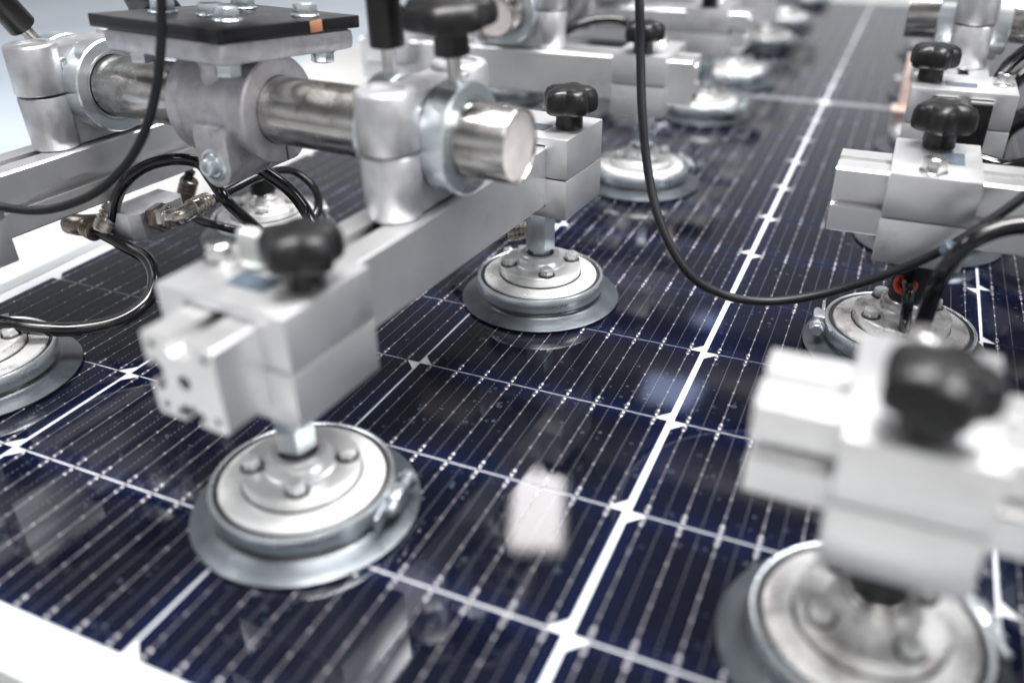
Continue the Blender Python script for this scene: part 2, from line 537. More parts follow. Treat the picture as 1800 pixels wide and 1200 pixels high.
# ------------------------------------------------------------------ solar panel
ROW0, ROWMID, ROWEND = -1, 11, 21
MIDGAP = 0.013
YS = ROW0 * PITCH_Y
YE = ROWEND * PITCH_Y + MIDGAP
XS, XE = -3 * PITCH_X, 3 * PITCH_X
GAPS = {-3: 0.002, -2: 0.0028, -1: 0.0017, 0: 0.0036, 1: 0.0020, 2: 0.0024, 3: 0.002}
panel = bpy.data.objects.new('solar_panel', None)
COL.objects.link(panel)
tag(panel, 'large dark blue solar panel with white cell gaps and pale frame under the suction pads', 'solar panel')
MG = 0.0125
put('backsheet', plane_mesh(XS - MG, XE + MG, YS - MG, YE + MG, -0.0005, 'backsheet'), panel)


def rail(length):
    bm = bmesh.new()
    box(bm, (0, -0.0065, -0.019), (length, 0.013, 0.040), 0.0012)
    return fin(bm, 'frame')


W0, H0 = XE - XS + 2 * MG, YE - YS + 2 * MG
for nm, loc, rz, ln in (('frame_rail', ((XS + XE) / 2, YS - MG, 0), 0, W0 + 0.026), ('frame_rail', ((XS + XE) / 2, YE + MG, 0), math.pi, W0 + 0.026),
                        ('frame_rail', (XS - MG, (YS + YE) / 2, 0), -math.pi / 2, H0), ('frame_rail', (XE + MG, (YS + YE) / 2, 0), math.pi / 2, H0)):
    put(nm, rail(ln), panel, loc, (0, 0, rz))


def cell_mesh(col):
    g0, g1 = GAPS[col], GAPS[col + 1]
    x0, x1 = -PITCH_X / 2 + g0 / 2, PITCH_X / 2 - g1 / 2
    hy = PITCH_Y / 2 - 0.00068
    ch = 0.0078
    near = (col % 2 != 0)               # which long edge carries the cut corners
    if near:
        pts = [(x0 + ch, -hy), (x1 - ch, -hy), (x1, -hy + ch), (x1, hy), (x0, hy), (x0, -hy + ch)]
    else:
        pts = [(x0, -hy), (x1, -hy), (x1, hy - ch), (x1 - ch, hy), (x0 + ch, hy), (x0, hy - ch)]
    bm = bmesh.new()
    top = [bm.verts.new((x, y, 0.0002)) for x, y in pts]
    bot = [bm.verts.new((x, y, -0.0001)) for x, y in pts]
    bm.faces.new(top)
    for i in range(6):
        j = (i + 1) % 6
        bm.faces.new((bot[i], bot[j], top[j], top[i]))
    return fin(bm, 'cell')


def quadxy(bm, x0, x1, y0, y1, z):
    bm.faces.new([bm.verts.new(p) for p in ((x0, y0, z), (x1, y0, z), (x1, y1, z), (x0, y1, z))])


def busbar_into(bm, cx):
    hy = PITCH_Y / 2
    z = 0.00045
    w = 0.00017
    # long ribbon, its solder pads and the slotted end pads
    t = bmesh.new()
    prev = None
    for x0, x1, y0, y1, zz in [(-w, w, -hy, hy, z)]:
        quadxy(t, x0, x1, y0, y1, zz)
        t.faces.new([t.verts.new(p) for p in ((-w, y0, z), (-w, y1, z), (-w - 0.00012, y1, z - 0.0002), (-w - 0.00012, y0, z - 0.0002))])
        t.faces.new([t.verts.new(p) for p in ((w, y0, z), (w, y1, z), (w + 0.00012, y1, z - 0.0002), (w + 0.00012, y0, z - 0.0002))])
    for k in range(5):
        y = -0.028 + k * 0.014
        lathe(t, [(0, 0.0004), (0.0004, 0.00032), (0.0007, 0)], 10, (0, y, z), (0, 0, 1))
    for s in (-1, 1):
        yc = s * (hy - 0.0048)
        for sx in (-1, 1):
            quadxy(t, sx * 0.00095 - 0.0002, sx * 0.00095 + 0.0002, yc - 0.0024, yc + 0.0024, z - 0.0001)
        for e in (-1, 1):
            lathe(t, [(0, 0.0004), (0.0006, 0.00033), (0.0011, 0)], 10, (0, yc + e * 0.0022, z - 0.00005), (0, 0, 1))
    for f in t.faces:
        if len(f.verts) == 3 or abs(f.calc_center_median().z - z) > 0.00012 and f.calc_center_median().z > z: f.material_index = 1
    bmesh.ops.translate(t, vec=(cx, 0, 0), verts=t.verts)
    merge(bm, t)


def busbar_mesh():
    bm = bmesh.new(); busbar_into(bm, 0)
    me = fin(bm, 'ribbon'); me.materials.append(M['solder'])
    return me


def busbars9_mesh():
    bm = bmesh.new()
    for k in range(9): busbar_into(bm, (k - 4) * PITCH_X / 9)
    me = fin(bm, 'ribbon'); me.materials.append(M['solder'])
    return me


near_cells = [(c, r) for c in (-2, -1, 0) for r in range(-1, 7)] + [(1, r) for r in range(1, 6)] + [(-3, r) for r in (1, 2, 3)]
near_cells = set(near_cells[:33])
for col in range(-3, 3):
    for row in range(ROW0, ROWEND):
        x = (col + 0.5) * PITCH_X
        y = (row + 0.5) * PITCH_Y + (MIDGAP if row >= ROWMID else 0)
        c = put('solar_cell', cached(('cell', col), lambda: cell_mesh(col)), panel, (x, y, 0))
        if (col, row) in near_cells:
            for k in range(9):
                put('busbar', cached('busbar', busbar_mesh), c, ((k - 4) * PITCH_X / 9, 0, 0))
        else:
            tag(put('busbars', cached('busbars9', busbars9_mesh), c), kind='stuff')
# cross connectors at the ends and the middle of the panel
for yc in (ROWMID * PITCH_Y + MIDGAP / 2,):
    for col in range(-3, 3):
        bm = bmesh.new()
        box(bm, (0, 0, 0), (0.150, 0.0045, 0.0003), 0)
        for k in range(9):
            box(bm, ((k - 4) * PITCH_X / 9, 0.003, 0.0002), (0.0009, 0.006, 0.0002), 0)
        put('string_connector', fin(bm, 'ribbon'), panel, ((col + 0.5) * PITCH_X, yc, 0.0001))


# ------------------------------------------------------------------ gripper parts
def knob_mesh(lobes=5, r=0.0188, stem=0.0125, head=0.0165):
    bm = bmesh.new()
    hub = 0.0092
    lathe(bm, [(0, 0.0006), (hub * 0.98, 0.0006), (hub, 0.0012), (hub * 0.94, stem * 0.9), (hub * 1.1, stem + 0.002), (0, stem + 0.002)], 32)

    def sf(a):
        c = 0.5 + 0.5 * math.cos(lobes * a)
        return (0.76 + 0.24 * c ** 0.7) if lobes < 7 else (0.90 + 0.10 * c)
    z = stem - 0.002
    lathe(bm, [(0, z + 0.001), (r * 0.55, z + 0.0008), (r * 0.86, z), (r * 0.96, z + 0.0012), (r, z + 0.004), (r * 0.985, z + head * 0.62), (r * 0.90, z + head * 0.84),
               (r * 0.72, z + head * 0.96), (r * 0.35, z + head), (0, z + head)], 90, sf=sf)
    return fin(bm, 'black', 50)


def profile_loops(closed_right=True):
    h = 0.020; s = 0.0042; d1 = 0.0022; w2 = 0.0085; d2 = 0.0085; c = 0.0012
    out = []

    def side(rot, slot):
        pts = [(-h + c, -h)]
        if slot:
            pts += [(-s, -h), (-s, -h + d1), (-w2, -h + d1), (-w2, -h + d1 + 0.0022), (-0.004, -h + d2), (0.004, -h + d2), (w2, -h + d1 + 0.0022), (w2, -h + d1), (s, -h + d1), (s, -h)]
        pts += [(h - c, -h)]
        ca, sa = math.cos(rot), math.sin(rot)
        return [(x * ca - y * sa, x * sa + y * ca) for x, y in pts]
    out += side(0, True)                       # bottom
    out += side(math.pi / 2, not closed_right)  # right
    out += side(math.pi, True)                 # top
    out += side(3 * math.pi / 2, True)         # left
    loops = [out, circ(0, 0, 0.0036, 20)[::-1]]
    for sx in (-1, 1):
        for sy in (-1, 1):
            loops.append(circ(sx * 0.0148, sy * 0.0148, 0.0021, 10)[::-1])
    return loops


def bar_mesh(y0, y1, closed):
    bm = bmesh.new()
    prism(bm, profile_loops(closed), y0, y1, 'xz')
    return fin(bm, 'alu', 30)


def jaw_mesh(upper, along):
    bm = bmesh.new()
    hx, hy = 0.0365, along / 2
    g = 0.0207
    if upper:
        lp = [(-hx, 0.1034), (-g, 0.1034), (-g, 0.1248), (g, 0.1248), (g, 0.1034), (hx, 0.1034), (hx, 0.130), (-hx, 0.130)]
    else:
        lp = [(-hx, 0.0757), (hx, 0.0757), (hx, 0.1028), (g, 0.1028), (g, 0.0832), (-g, 0.0832), (-g, 0.1028), (-hx, 0.1028)]
    prism(bm, [lp], -hy, hy, 'xz', 0.0010)
    return fin(bm, 'alu_block', 30)


def pad(parent, worn, loc, screw_ang, orange=False):
    """suction pad: lip > rubber body, hose band, plate, hub, bolts"""
    def lipm():
        bm = bmesh.new()
        lathe(bm, [(0.040, 0.0012), (0.0568, 0.0008), (0.0580, 0.0012), (0.0581, 0.0022), (0.0570, 0.0027), (0.052, 0.0038), (0.0475, 0.0050), (0.0445, 0.0062), (0.0432, 0.0085), (0.0432, 0.0130), (0.0300, 0.0130)], 96, closed=True)
        return fin(bm, 'lip', 60)

    def bandm():
        bm = bmesh.new()
        lathe(bm, [(0.0440, 0.0098), (0.0458, 0.0095), (0.0462, 0.0100), (0.0462, 0.0192), (0.0458, 0.0197), (0.0446, 0.0197), (0.0440, 0.0192)], 96, closed=True)
        box(bm, (0.0495, 0, 0.0145), (0.0075, 0.012, 0.010), 0.0014)
        cyl(bm, (0.0505, -0.012, 0.0150), (0.0505, 0.013, 0.0150), 0.0027, 20)
        hexbolt(bm, (0.0505, 0.012, 0.0150), (0, 1, 0), 0.0042, 0.004)
        box(bm, (0.0470, -0.0145, 0.0145), (0.002, 0.014, 0.0085), 0.0004)
        return fin(bm, 'hose_band', 40)

    def platem():
        bm = bmesh.new()
        lathe(bm, [(0.0408, 0.0140), (0.0414, 0.0188), (0.0408, 0.0200), (0.0395, 0.0203), (0.0330, 0.0206), (0.0305, 0.0208), (0.0100, 0.0208)], 96)
        return fin(bm, 'pad_plate_worn' if worn else 'pad_plate', 30)

    def rimm():
        bm = bmesh.new()
        lathe(bm, [(0.0442, 0.0130), (0.0442, 0.0184), (0.0408, 0.0184), (0.0408, 0.0130)], 96, closed=True)
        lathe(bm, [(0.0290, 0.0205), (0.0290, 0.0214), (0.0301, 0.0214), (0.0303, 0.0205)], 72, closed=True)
        return fin(bm, 'rubber', 50)

    def flangem():
        bm = bmesh.new()
        lathe(bm, [(0.0293, 0.0205), (0.0295, 0.0212), (0.0295, 0.0278), (0.0288, 0.0285), (0.0184, 0.0285), (0.0174, 0.0291), (0.0160, 0.0325), (0.0150, 0.0334), (0.0146, 0.0360), (0.0138, 0.0367), (0.0104, 0.0367), (0.0098, 0.0360), (0.0096, 0.0230)], 72)
        return fin(bm, 'pad_plate_worn' if worn else 'pad_flange', 28)

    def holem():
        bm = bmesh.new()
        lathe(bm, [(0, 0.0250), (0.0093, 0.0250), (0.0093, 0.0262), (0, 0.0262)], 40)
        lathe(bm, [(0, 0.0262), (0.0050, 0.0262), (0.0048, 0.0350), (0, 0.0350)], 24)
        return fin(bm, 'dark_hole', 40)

    def stemm():
        bm = bmesh.new()
        t = bmesh.new()
        hexbolt(t, (0, 0, 0.0400), (0, 0, 1), 0.0098, 0.0356, False, R(15))
        merge(bm, t)
        hexbolt(bm, (0, 0, 0.0305), (0, 0, 1), 0.0068, 0.0096, False, R(15))
        return fin(bm, 'zinc', 30)

    def stemb():
        bm = bmesh.new()
        cyl(bm, (0, 0, 0.0385), (0, 0, 0.0756), 0.0112, 40, 0.001)
        lathe(bm, [(0, 0.030), (0.0078, 0.030), (0.0078, 0.0385), (0, 0.0385)], 32)
        return fin(bm, 'black', 30)

    def ringb():
        bm = bmesh.new(); lathe(bm, [(0.0079, 0.0335), (0.0106, 0.0335), (0.0112, 0.0340), (0.0112, 0.0378), (0.0106, 0.0384), (0.0079, 0.0384)], 48, closed=True)
        return fin(bm, 'steel_bright', 35)
    root = put('suction_pad', cached(('lip'), lipm), parent, loc)
    b1 = put('hose_band', cached('band', bandm), root, (0, 0, 0), (0, 0, screw_ang))
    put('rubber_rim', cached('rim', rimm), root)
    put('pad_plate', cached(('plate', worn), platem), root)
    put('flange', cached(('flange', worn), flangem), root)
    put('ball_socket', cached('hole', holem), root)
    if worn:
        st = put('stem', cached('stemb', stemb), root)
        put('stem_ring', cached('ringb', ringb), root)
    else:
        put('hex_stem', cached('stem', stemm), root)
    for k in range(4):
        a = R(-52 + 90 * k)

        def bm_():
            bm = bmesh.new(); hexbolt(bm, (0, 0, 0.0290), (0, 0, 1), 0.0045, 0.0046, False)
            n_ = len(bm.faces)
            lathe(bm, [(0, 0.0283), (0.0060, 0.0283), (0.0060, 0.0289), (0.0040, 0.0291), (0, 0.0291)], 28)  # dark disc painting the bolt's shade onto the flange
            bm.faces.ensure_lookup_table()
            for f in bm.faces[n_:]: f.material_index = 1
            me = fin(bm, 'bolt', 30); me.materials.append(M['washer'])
            return me
        put('hex_bolt', cached('padbolt', bm_), root, (0.0233 * math.cos(a), 0.0233 * math.sin(a), 0), (0, 0, a * 2.3))
    return root


def casting_mesh(upper):
    """split casting that holds the tube on the bar; x along the tube, y along the bar"""
    bm = bmesh.new()
    zc = 0.159
    if upper: z0, z1 = zc + 0.0008, 0.190
    else: z0, z1 = 0.1243, zc - 0.0008
    for s in (-1, 1):
        if upper:
            lathe(bm, [(0, 0), (0.0158, 0), (0.0163, 0.0008), (0.0158, z1 - z0 - 0.0022), (0.0150, z1 - z0 - 0.0006), (0.0138, z1 - z0), (0.0100, z1 - z0), (0.0096, z1 - z0 - 0.0015), (0, z1 - z0 - 0.0015)], 48, (0, s * 0.0345, z0))
        else:
            lathe(bm, [(0, 0), (0.0140, 0), (0.0150, 0.0012), (0.0158, z1 - z0 - 0.001), (0.0152, z1 - z0), (0, z1 - z0)], 48, (0, s * 0.0345, z0))
    # web with the tube bore
    r = 0.0199
    if upper:
        lp = [(-0.034, z0), (-r, z0)] + [(-p[0], p[1]) for p in circ(0, zc, r, 16, R(3), R(177), False)] + [(r, z0), (0.034, z0), (0.034, z1 - 0.003), (0.020, z1 - 0.0035), (0, z1 - 0.003), (-0.020, z1 - 0.0035), (-0.034, z1 - 0.003)]
    else:
        lp = [(-0.034, z1), (-0.034, z0 + 0.001), (0.034, z0 + 0.001), (0.034, z1), (r, z1)] + circ(0, zc, r, 16, R(-3), R(-177), False) + [(-r, z1)]
    cl = []
    for p in lp:
        if not cl or (Vector(p) - Vector(cl[-1])).length > 1e-5: cl.append(p)
    prism(bm, [cl], -0.0125, 0.0125, 'yz', 0.0015)
    return fin(bm, 'cast', 40)


def collar_mesh():
    bm = bmesh.new()
    lathe(bm, [(0.0200, 0), (0.0288, 0), (0.0298, 0.001), (0.0298, 0.0140), (0.0288, 0.0150), (0.0225, 0.0150), (0.0215, 0.0142), (0.0200, 0.0142)], 80, (0, 0, 0), (1, 0, 0), closed=True)
    return fin(bm, 'zinc', 35)


def stud_mesh():
    bm = bmesh.new()
    cyl(bm, (0, 0, 0.026), (0, 0, 0.0450), 0.0033, 20)
    for k in range(12):
        z = 0.0298 + k * 0.0011
        lathe(bm, [(0.0031, z), (0.0040, z + 0.00055), (0.0031, z + 0.0011)], 20)
    return fin(bm, 'steel_bright', 30)


def hub_mesh():
    bm = bmesh.new()
    # split barrel
    r0, r1 = 0.0199, 0.0290
    a0, a1 = R(-88), R(268)
    seg = 72
    prof = [(r0, -0.031), (0.0300, -0.031), (0.0312, -0.0298), (0.0312, -0.0255), (r1, -0.0235), (r1, 0.0235), (0.0312, 0.0255), (0.0312, 0.0298), (0.0300, 0.031), (r0, 0.031)]
    rings = []
    for i in range(seg + 1):
        a = a0 + (a1 - a0) * i / seg
        rings.append([bm.verts.new((x, r * math.cos(a), 0.159 + r * math.sin(a))) for r, x in prof])
    n = len(prof)
    for A, B in zip(rings, rings[1:]):
        for k in range(n):
            j = (k + 1) % n
            bm.faces.new((A[k], A[j], B[j], B[k]))
    bm.faces.new(rings[0]); bm.faces.new(rings[-1])
    # neck up to the flange
    lathe(bm, [(0.027, 0.168), (0.0235, 0.1765), (0.0205, 0.182), (0.021, 0.186), (0.026, 0.1905)], 48, (0, 0, 0))
    # lugs for the pinch bolt under the barrel, front and back of the slit
    for y0, y1 in ((-0.0335, -0.0010), (0.0010, 0.0300)):
        lp = circ(0.004, 0.1305, 0.0128, 24, R(180), R(360), False) + [(0.0168, 0.150), (0.013, 0.1545), (-0.007, 0.1545), (-0.0095, 0.148)]
        prism(bm, [lp], y0, y1, 'xz', 0.0016)
    return fin(bm, 'cast_rough', 40)


def gripper(label, loc, rot, tube_y=0.0, bar_span=((-0.184, 0.160), (-0.160, 0.160)), along=0.057, flips=(1, 1, 1, 1), worn=(False,) * 4,
            shift=-0.0035, knob_tilt=((0, 5), (0, 2), (0, -55), (0, 31)), top=False, group='suction gripper frames on the panel', tube_x=(-0.186, 0.188), mount=True, end_cap=False, screws=(15, 130, 150, 60)):
    g = bpy.data.objects.new('suction_gripper', None)
    COL.objects.link(g)
    g.location = loc
    g.rotation_euler = (0, 0, R(rot))
    tag(g, label, 'suction gripper', group)
    # tube
    tx0, tx1 = tube_x

    def tm():
        bm = bmesh.new()
        L_ = tx1 - tx0
        lathe(bm, [(0.0186, 0), (0.0193, 0), (0.0196, 0.0006), (0.0196, L_ - 0.0006), (0.0192, L_), (0.0185, L_), (0.0182, L_ - 0.0006), (0.0182, 0.0006)], 80, (tx0, 0, 0), (1, 0, 0), closed=True)
        return fin(bm, 'steel', 35)

    def pm():
        bm = bmesh.new()
        cyl(bm, (-0.002, 0, 0), (0.002, 0, 0), 0.01815, 60, 0.0002)
        return fin(bm, 'plug', 35)
    t = put('cross_tube', cached(('tube', tube_x), tm), g, (0, tube_y, 0.159))
    for x in (tx0 + 0.0035, tx1 - 0.0035):
        put('tube_plug', cached('plug', pm), t, (x, 0, 0))
    bars = (0.134 + shift, -0.134 + (shift if not top else -0.0085))
    for bi, bx in enumerate(bars):
        y0, y1 = bar_span[bi]
        bar = put('aluminium_bar', cached(('bar', bi, y0, y1), lambda: bar_mesh(y0, y1, bi == 0)), g, (bx, 0, 0.104))
        if end_cap:
            def cm():
                bm = bmesh.new(); box(bm, (0, 0, 0), (0.0385, 0.003, 0.0385), 0.0012); return fin(bm, 'black')
            put('end_cap', cached('endcap', cm), bar, (0, y0 - 0.0014, 0))
        # casting
        c = put('tube_casting', cached('cast_up', lambda: casting_mesh(True)), g, (bx + 0.001, tube_y, 0))
        put('lower_casting', cached('cast_lo', lambda: casting_mesh(False)), c)

        def ss():
            bm = bmesh.new()
            lathe(bm, [(0.0028, 0), (0.0034, 0), (0.0036, 0.0006), (0.0034, 0.0011), (0.0028, 0.0011)], 24, (0, 0, 0), (1, 0, 0), closed=True)
            lathe(bm, [(0, 0.0006), (0.0026, 0.0006)], 6, (0, 0, 0), (1, 0, 0))
            return fin(bm, 'steel_bright', 30)
        put('set_screw', cached('setscrew', ss), c, (0.0125, -0.0235, 0.1765))
        for s in (1, -1):
            k0, k1 = knob_tilt[bi * 2 + (0 if s == 1 else 1)]
            cl = put('clamp_collar', cached('collar', collar_mesh), g, (bx + 0.001 + (0.0132 if s == 1 else -0.0282), tube_y, 0.159), (R(k1), 0, 0))
            put('threaded_stud', cached('stud', stud_mesh), cl, (0.0075, 0, 0))
            kk = put('clamp_knob', cached(('bigknob', s), lambda: knob_mesh(7, 0.0245, 0.016 if s == 1 else 0.034, 0.014)), cl, (0.0075, 0, 0.0430))
        # blocks and pads
        for ei, py in enumerate((-0.132, 0.132)):
            idx = bi * 2 + ei
            fl = flips[idx]
            blk = put('clamp_block', cached(('jawu', along), lambda: jaw_mesh(True, along)), g, (bx - 0.0015, py + 0.0015, 0))
            put('lower_jaw', cached(('jawl', along), lambda: jaw_mesh(False, along)), blk)
            put('star_knob', cached('knob', knob_mesh), blk, (0.0245 * fl, 0, 0.130), (0, 0, R(20 + 47 * idx)))

            def hb():
                bm = bmesh.new(); hexbolt(bm, (0, 0, 0), (0, 0, 1), 0.0062, 0.0074); return fin(bm, 'steel_bright', 30)
            put('hex_bolt', cached('blockbolt', hb), blk, (-0.0275 * fl, 0.002, 0.130), (0, 0, R(20)))
            def stk():
                bm = bmesh.new(); box(bm, (0, 0, 0.0001), (0.022, 0.013, 0.0002), 0); return fin(bm, 'label')
            put('label_plate', cached('label', stk), blk, (0.002 * fl, -0.008, 0.1301), (0, 0, 0))
            pad(g, worn[idx], ((0.134 if bi == 0 else -0.134) - 0.001, py, 0), R(screws[idx]))
    if mount:
        hb = put('tube_bracket', cached('hub', hub_mesh), g, (-0.003, tube_y, 0))

        def fl():
            bm = bmesh.new()
            box(bm, (0, 0, 0), (0.102, 0.104, 0.0125), 0.0045)
            return fin(bm, 'cast_rough', 40)
        tilt = (R(-4.5), R(0), R(-4)) if top else (0, 0, 0)
        fo = put('flange_plate', cached('flange_plate', fl), hb, (-0.012, 0.013, 0.1940), tilt)
        # pinch bolt
        def pb():
            bm = bmesh.new()
            lathe(bm, [(0.0078, -0.0010), (0.0095, -0.0010), (0.0098, 0.0), (0.0078, 0.0009)], 40, (0, 0, 0), (0, -1, 0), closed=True)
            cyl(bm, (0, 0.002, 0), (0, -0.0012, 0), 0.0072, 32)
            lathe(bm, [(0, 0), (0.0030, 0), (0.0052, 0.0002), (0.0054, 0.0050), (0.0046, 0.0058), (0.0026, 0.0058), (0.0024, 0.0030), (0, 0.0030)], 24, (0, -0.001, 0), (0, -1, 0))
            return fin(bm, 'zinc', 30)
        put('pinch_bolt', pb(), hb, (0.004, -0.0337, 0.1315))
        bm = bmesh.new()
        box(bm, (0, 0, 0), (0.110, 0.109, 0.0072), 0.0008)
        mp = put('mounting_plate', fin(bm, 'mount'), g, (-0.016, 0.0130 + tube_y, 0.2042), tilt)

        def bolt_m(): 
            bm = bmesh.new(); hexbolt(bm, (0, 0, 0), (0, 0, 1), 0.0068, 0.0060); return fin(bm, 'zinc', 30)
        for (bx_, by_) in ((0.028, -0.024), (-0.030, -0.022), (0.038, 0.026), (0.0, -0.012), (-0.02, 0.03)):
            put('hex_bolt', cached('topbolt', bolt_m), mp, (bx_, by_, 0.0036), (0, 0, R(bx_ * 900)))
        for (bx_, by_) in ((0.037, -0.037), (-0.037, -0.037), (0.038, 0.036)):
            put('hex_bolt', cached('topbolt', bolt_m), fo, (bx_, by_, -0.0060), (math.pi, 0, R(30)))
        # bare patch where the paint is scraped off
        bm = bmesh.new(); box(bm, (0, 0, 0), (0.0006, 0.0095, 0.0066), 0.0002)
        put('scraped_patch', fin(bm, 'bare'), mp, (0.0551, 0.017, 0), (R(4), 0, 0))
    return g


g1 = gripper('foremost silver suction gripper with steel cross tube under a black mounting plate at left', (-0.2742, 0.1666, 0), -4.5,
             bar_span=((-0.184, 0.150), (-0.175, 0.165)), worn=(False, False, True, True), top=True, shift=-0.0035)
g2 = gripper('suction gripper at the right edge whose two slotted bars end above the seam', (0.2465, 0.173, 0), 90,
             bar_span=((-0.17, 0.187), (-0.17, 0.187)), along=0.048, flips=(1, 1, 1, -1), worn=(False, True, False, True), shift=0.0, screws=(0, 95, 0, -60))
g3 = gripper('blurred suction gripper behind the cross tube with two parallel crosswise bars', (-0.266, 0.690, 0), -90,
             bar_span=((-0.17, 0.178), (-0.17, 0.178)), along=0.050, shift=0.0, knob_tilt=((0, -5), (0, 20), (0, 10), (0, -10)))
g4 = gripper('upper right suction gripper with a bar pointing at the viewer and an upright casting', (0.265, 0.640, 0), 0,
             tube_y=-0.005, bar_span=((-0.16, 0.16), (-0.165, 0.16)), flips=(1, 1, -1, 1), shift=0.0, end_cap=True)
g6 = gripper('farthest suction gripper, a faint blur at the far end of the seam', (-0.266, 1.60, 0), -90,
             bar_span=((-0.17, 0.178), (-0.17, 0.178)), along=0.050, shift=0.0)
g7 = gripper('suction gripper mostly hidden behind the upper right gripper with the upright casting', (0.265, 1.15, 0), 0,
             bar_span=((-0.16, 0.16), (-0.165, 0.16)), shift=0.0)
g5 = gripper('third suction gripper along the left of the seam, blurred, beyond the crosswise bars', (-0.266, 1.14, 0), -90,
             bar_span=((-0.17, 0.178), (-0.17, 0.178)), along=0.050, shift=0.0)
# unseen frame added above the grippers: dark columns and beams darken the panel's reflections
hf = bpy.data.objects.new('unseen_dark_frame', None); COL.objects.link(hf)
tag(hf, 'unseen dark beams and columns added above the grippers to darken reflections in the panel', 'unseen frame')
M['beam'] = metal('dark_frame_steel', (0.06, 0.055, 0.055), (0.14, 0.12, 0.115), (0.35, 0.5), 0.5, 12)
for gx, gy, n in ((-0.266, 0.690, 1), (0.265, 0.640, 1), (-0.266, 1.14, 1), (-0.266, 1.60, 1), (0.265, 1.15, 1), (-0.290, 0.180, 1)):
    bm = bmesh.new(); cyl(bm, (gx, gy, 0.225), (gx, gy, 0.50), 0.022, 32)
    put('column', fin(bm, 'beam'), hf)
for x in (-0.40, 0.265):
    bm = bmesh.new(); box(bm, (x, 0.75, 0.54), (0.08, 1.7, 0.08), 0.004)
    put('beam', fin(bm, 'beam'), hf)
for y in (0.98, 1.30):
    bm = bmesh.new(); box(bm, (0.0, y, 0.625), (1.3, 0.09, 0.09), 0.004)
    put('beam', fin(bm, 'beam'), hf)

# pale upright cap on the nearest clamp block
bm = bmesh.new()
box(bm, (0, 0, 0.0085), (0.016, 0.008, 0.017), 0.0028)
cyl(bm, (0, 0, 0), (0, 0, 0.003), 0.0075, 24)
put('white_cap', fin(bm, 'white_plastic'), [c for c in g1.children if c.name.startswith('clamp_block')][0], (-0.008, 0.006, 0.130))
bm = bmesh.new()
box(bm, (0, 0, 0.034), (0.022, 0.014, 0.068), 0.002)
box(bm, (0, 0, 0.002), (0.034, 0.030, 0.004), 0.001)
tag(put('upright_guard', fin(bm, 'peach'), None, (0.0985, 0.93, 0.0006)), 'blurred peach coloured upright piece left of the upper right gripper', 'guard')

# ------------------------------------------------------------------ hoses and cables
bm = bmesh.new(); sweep(bm, [(-0.2565, 0.1053, 0.2509), (-0.2670, 0.1103, 0.2265), (-0.2708, 0.1072, 0.2046), (-0.2766, 0.1027, 0.1817), (-0.2858, 0.0977, 0.1607), (-0.3032, 0.0965, 0.1414), (-0.3219, 0.0907, 0.1258), (-0.3438, 0.0867, 0.1151), (-0.3657, 0.0795, 0.1096), (-0.3876, 0.0710, 0.1120), (-0.4171, 0.0630, 0.1205)], 0.0026, 16, 7)
tag(put('cable', fin(bm, 'cable', 60)), 'thin black cable hanging in front of the black mounting plate and bending away left', 'cable')
bm = bmesh.new(); sweep(bm, [(-0.4189, 0.0503, 0.0423), (-0.4065, 0.0585, 0.0363), (-0.3871, 0.0698, 0.0301), (-0.3720, 0.0858, 0.0246), (-0.3573, 0.1051, 0.0243), (-0.3509, 0.1245, 0.0302), (-0.3565, 0.1403, 0.0391), (-0.3719, 0.1510, 0.0468), (-0.3893, 0.1526, 0.0519), (-0.4099, 0.1536, 0.0581), (-0.4198, 0.1512, 0.0614)], 0.0046, 16, 7)
tag(put('air_hose', fin(bm, 'hose', 60)), 'glossy black hose looping over the leftmost suction pad up to the fittings', 'hose')
bm = bmesh.new(); sweep(bm, [(-0.4066, 0.1595, 0.0650), (-0.3951, 0.1584, 0.0849), (-0.3824, 0.1611, 0.1000), (-0.3712, 0.1714, 0.1082), (-0.3550, 0.1808, 0.1113), (-0.3441, 0.1895, 0.1071), (-0.3341, 0.1879, 0.0976), (-0.3211, 0.1852, 0.0839), (-0.2907, 0.1703, 0.0788), (-0.2634, 0.1554, 0.0758), (-0.2336, 0.1413, 0.0723)], 0.0041, 16, 7)
tag(put('air_hose', fin(bm, 'hose', 60)), 'glossy black hose arching up from the upright fitting and down towards the nearest star knob', 'hose')
bm = bmesh.new(); sweep(bm, [(-0.3096, 0.1968, 0.1138), (-0.2966, 0.2015, 0.1020), (-0.2834, 0.2063, 0.0900), (-0.2727, 0.2076, 0.0745), (-0.2599, 0.1985, 0.0611), (-0.2485, 0.1850, 0.0518)], 0.0045, 16, 7)
tag(put('air_hose', fin(bm, 'hose', 60)), 'short black hose coming out right of the pinch bolt below the cross tube', 'hose')
bm = bmesh.new(); sweep(bm, [(-0.3475, 0.1939, 0.0766), (-0.3471, 0.2203, 0.0779), (-0.3433, 0.2486, 0.0797), (-0.3370, 0.2745, 0.0759), (-0.3256, 0.2839, 0.0626), (-0.3176, 0.2788, 0.0489), (-0.3183, 0.2664, 0.0400), (-0.3321, 0.2510, 0.0356), (-0.3528, 0.2359, 0.0368), (-0.3703, 0.2254, 0.0428), (-0.3968, 0.2275, 0.0451), (-0.4106, 0.2294, 0.0579), (-0.4023, 0.2295, 0.0719), (-0.3964, 0.2321, 0.0818)], 0.0035, 16, 7)
tag(put('air_hose', fin(bm, 'hose', 60)), 'black hose curled in a ring above the blurred pad behind the left fittings', 'hose')
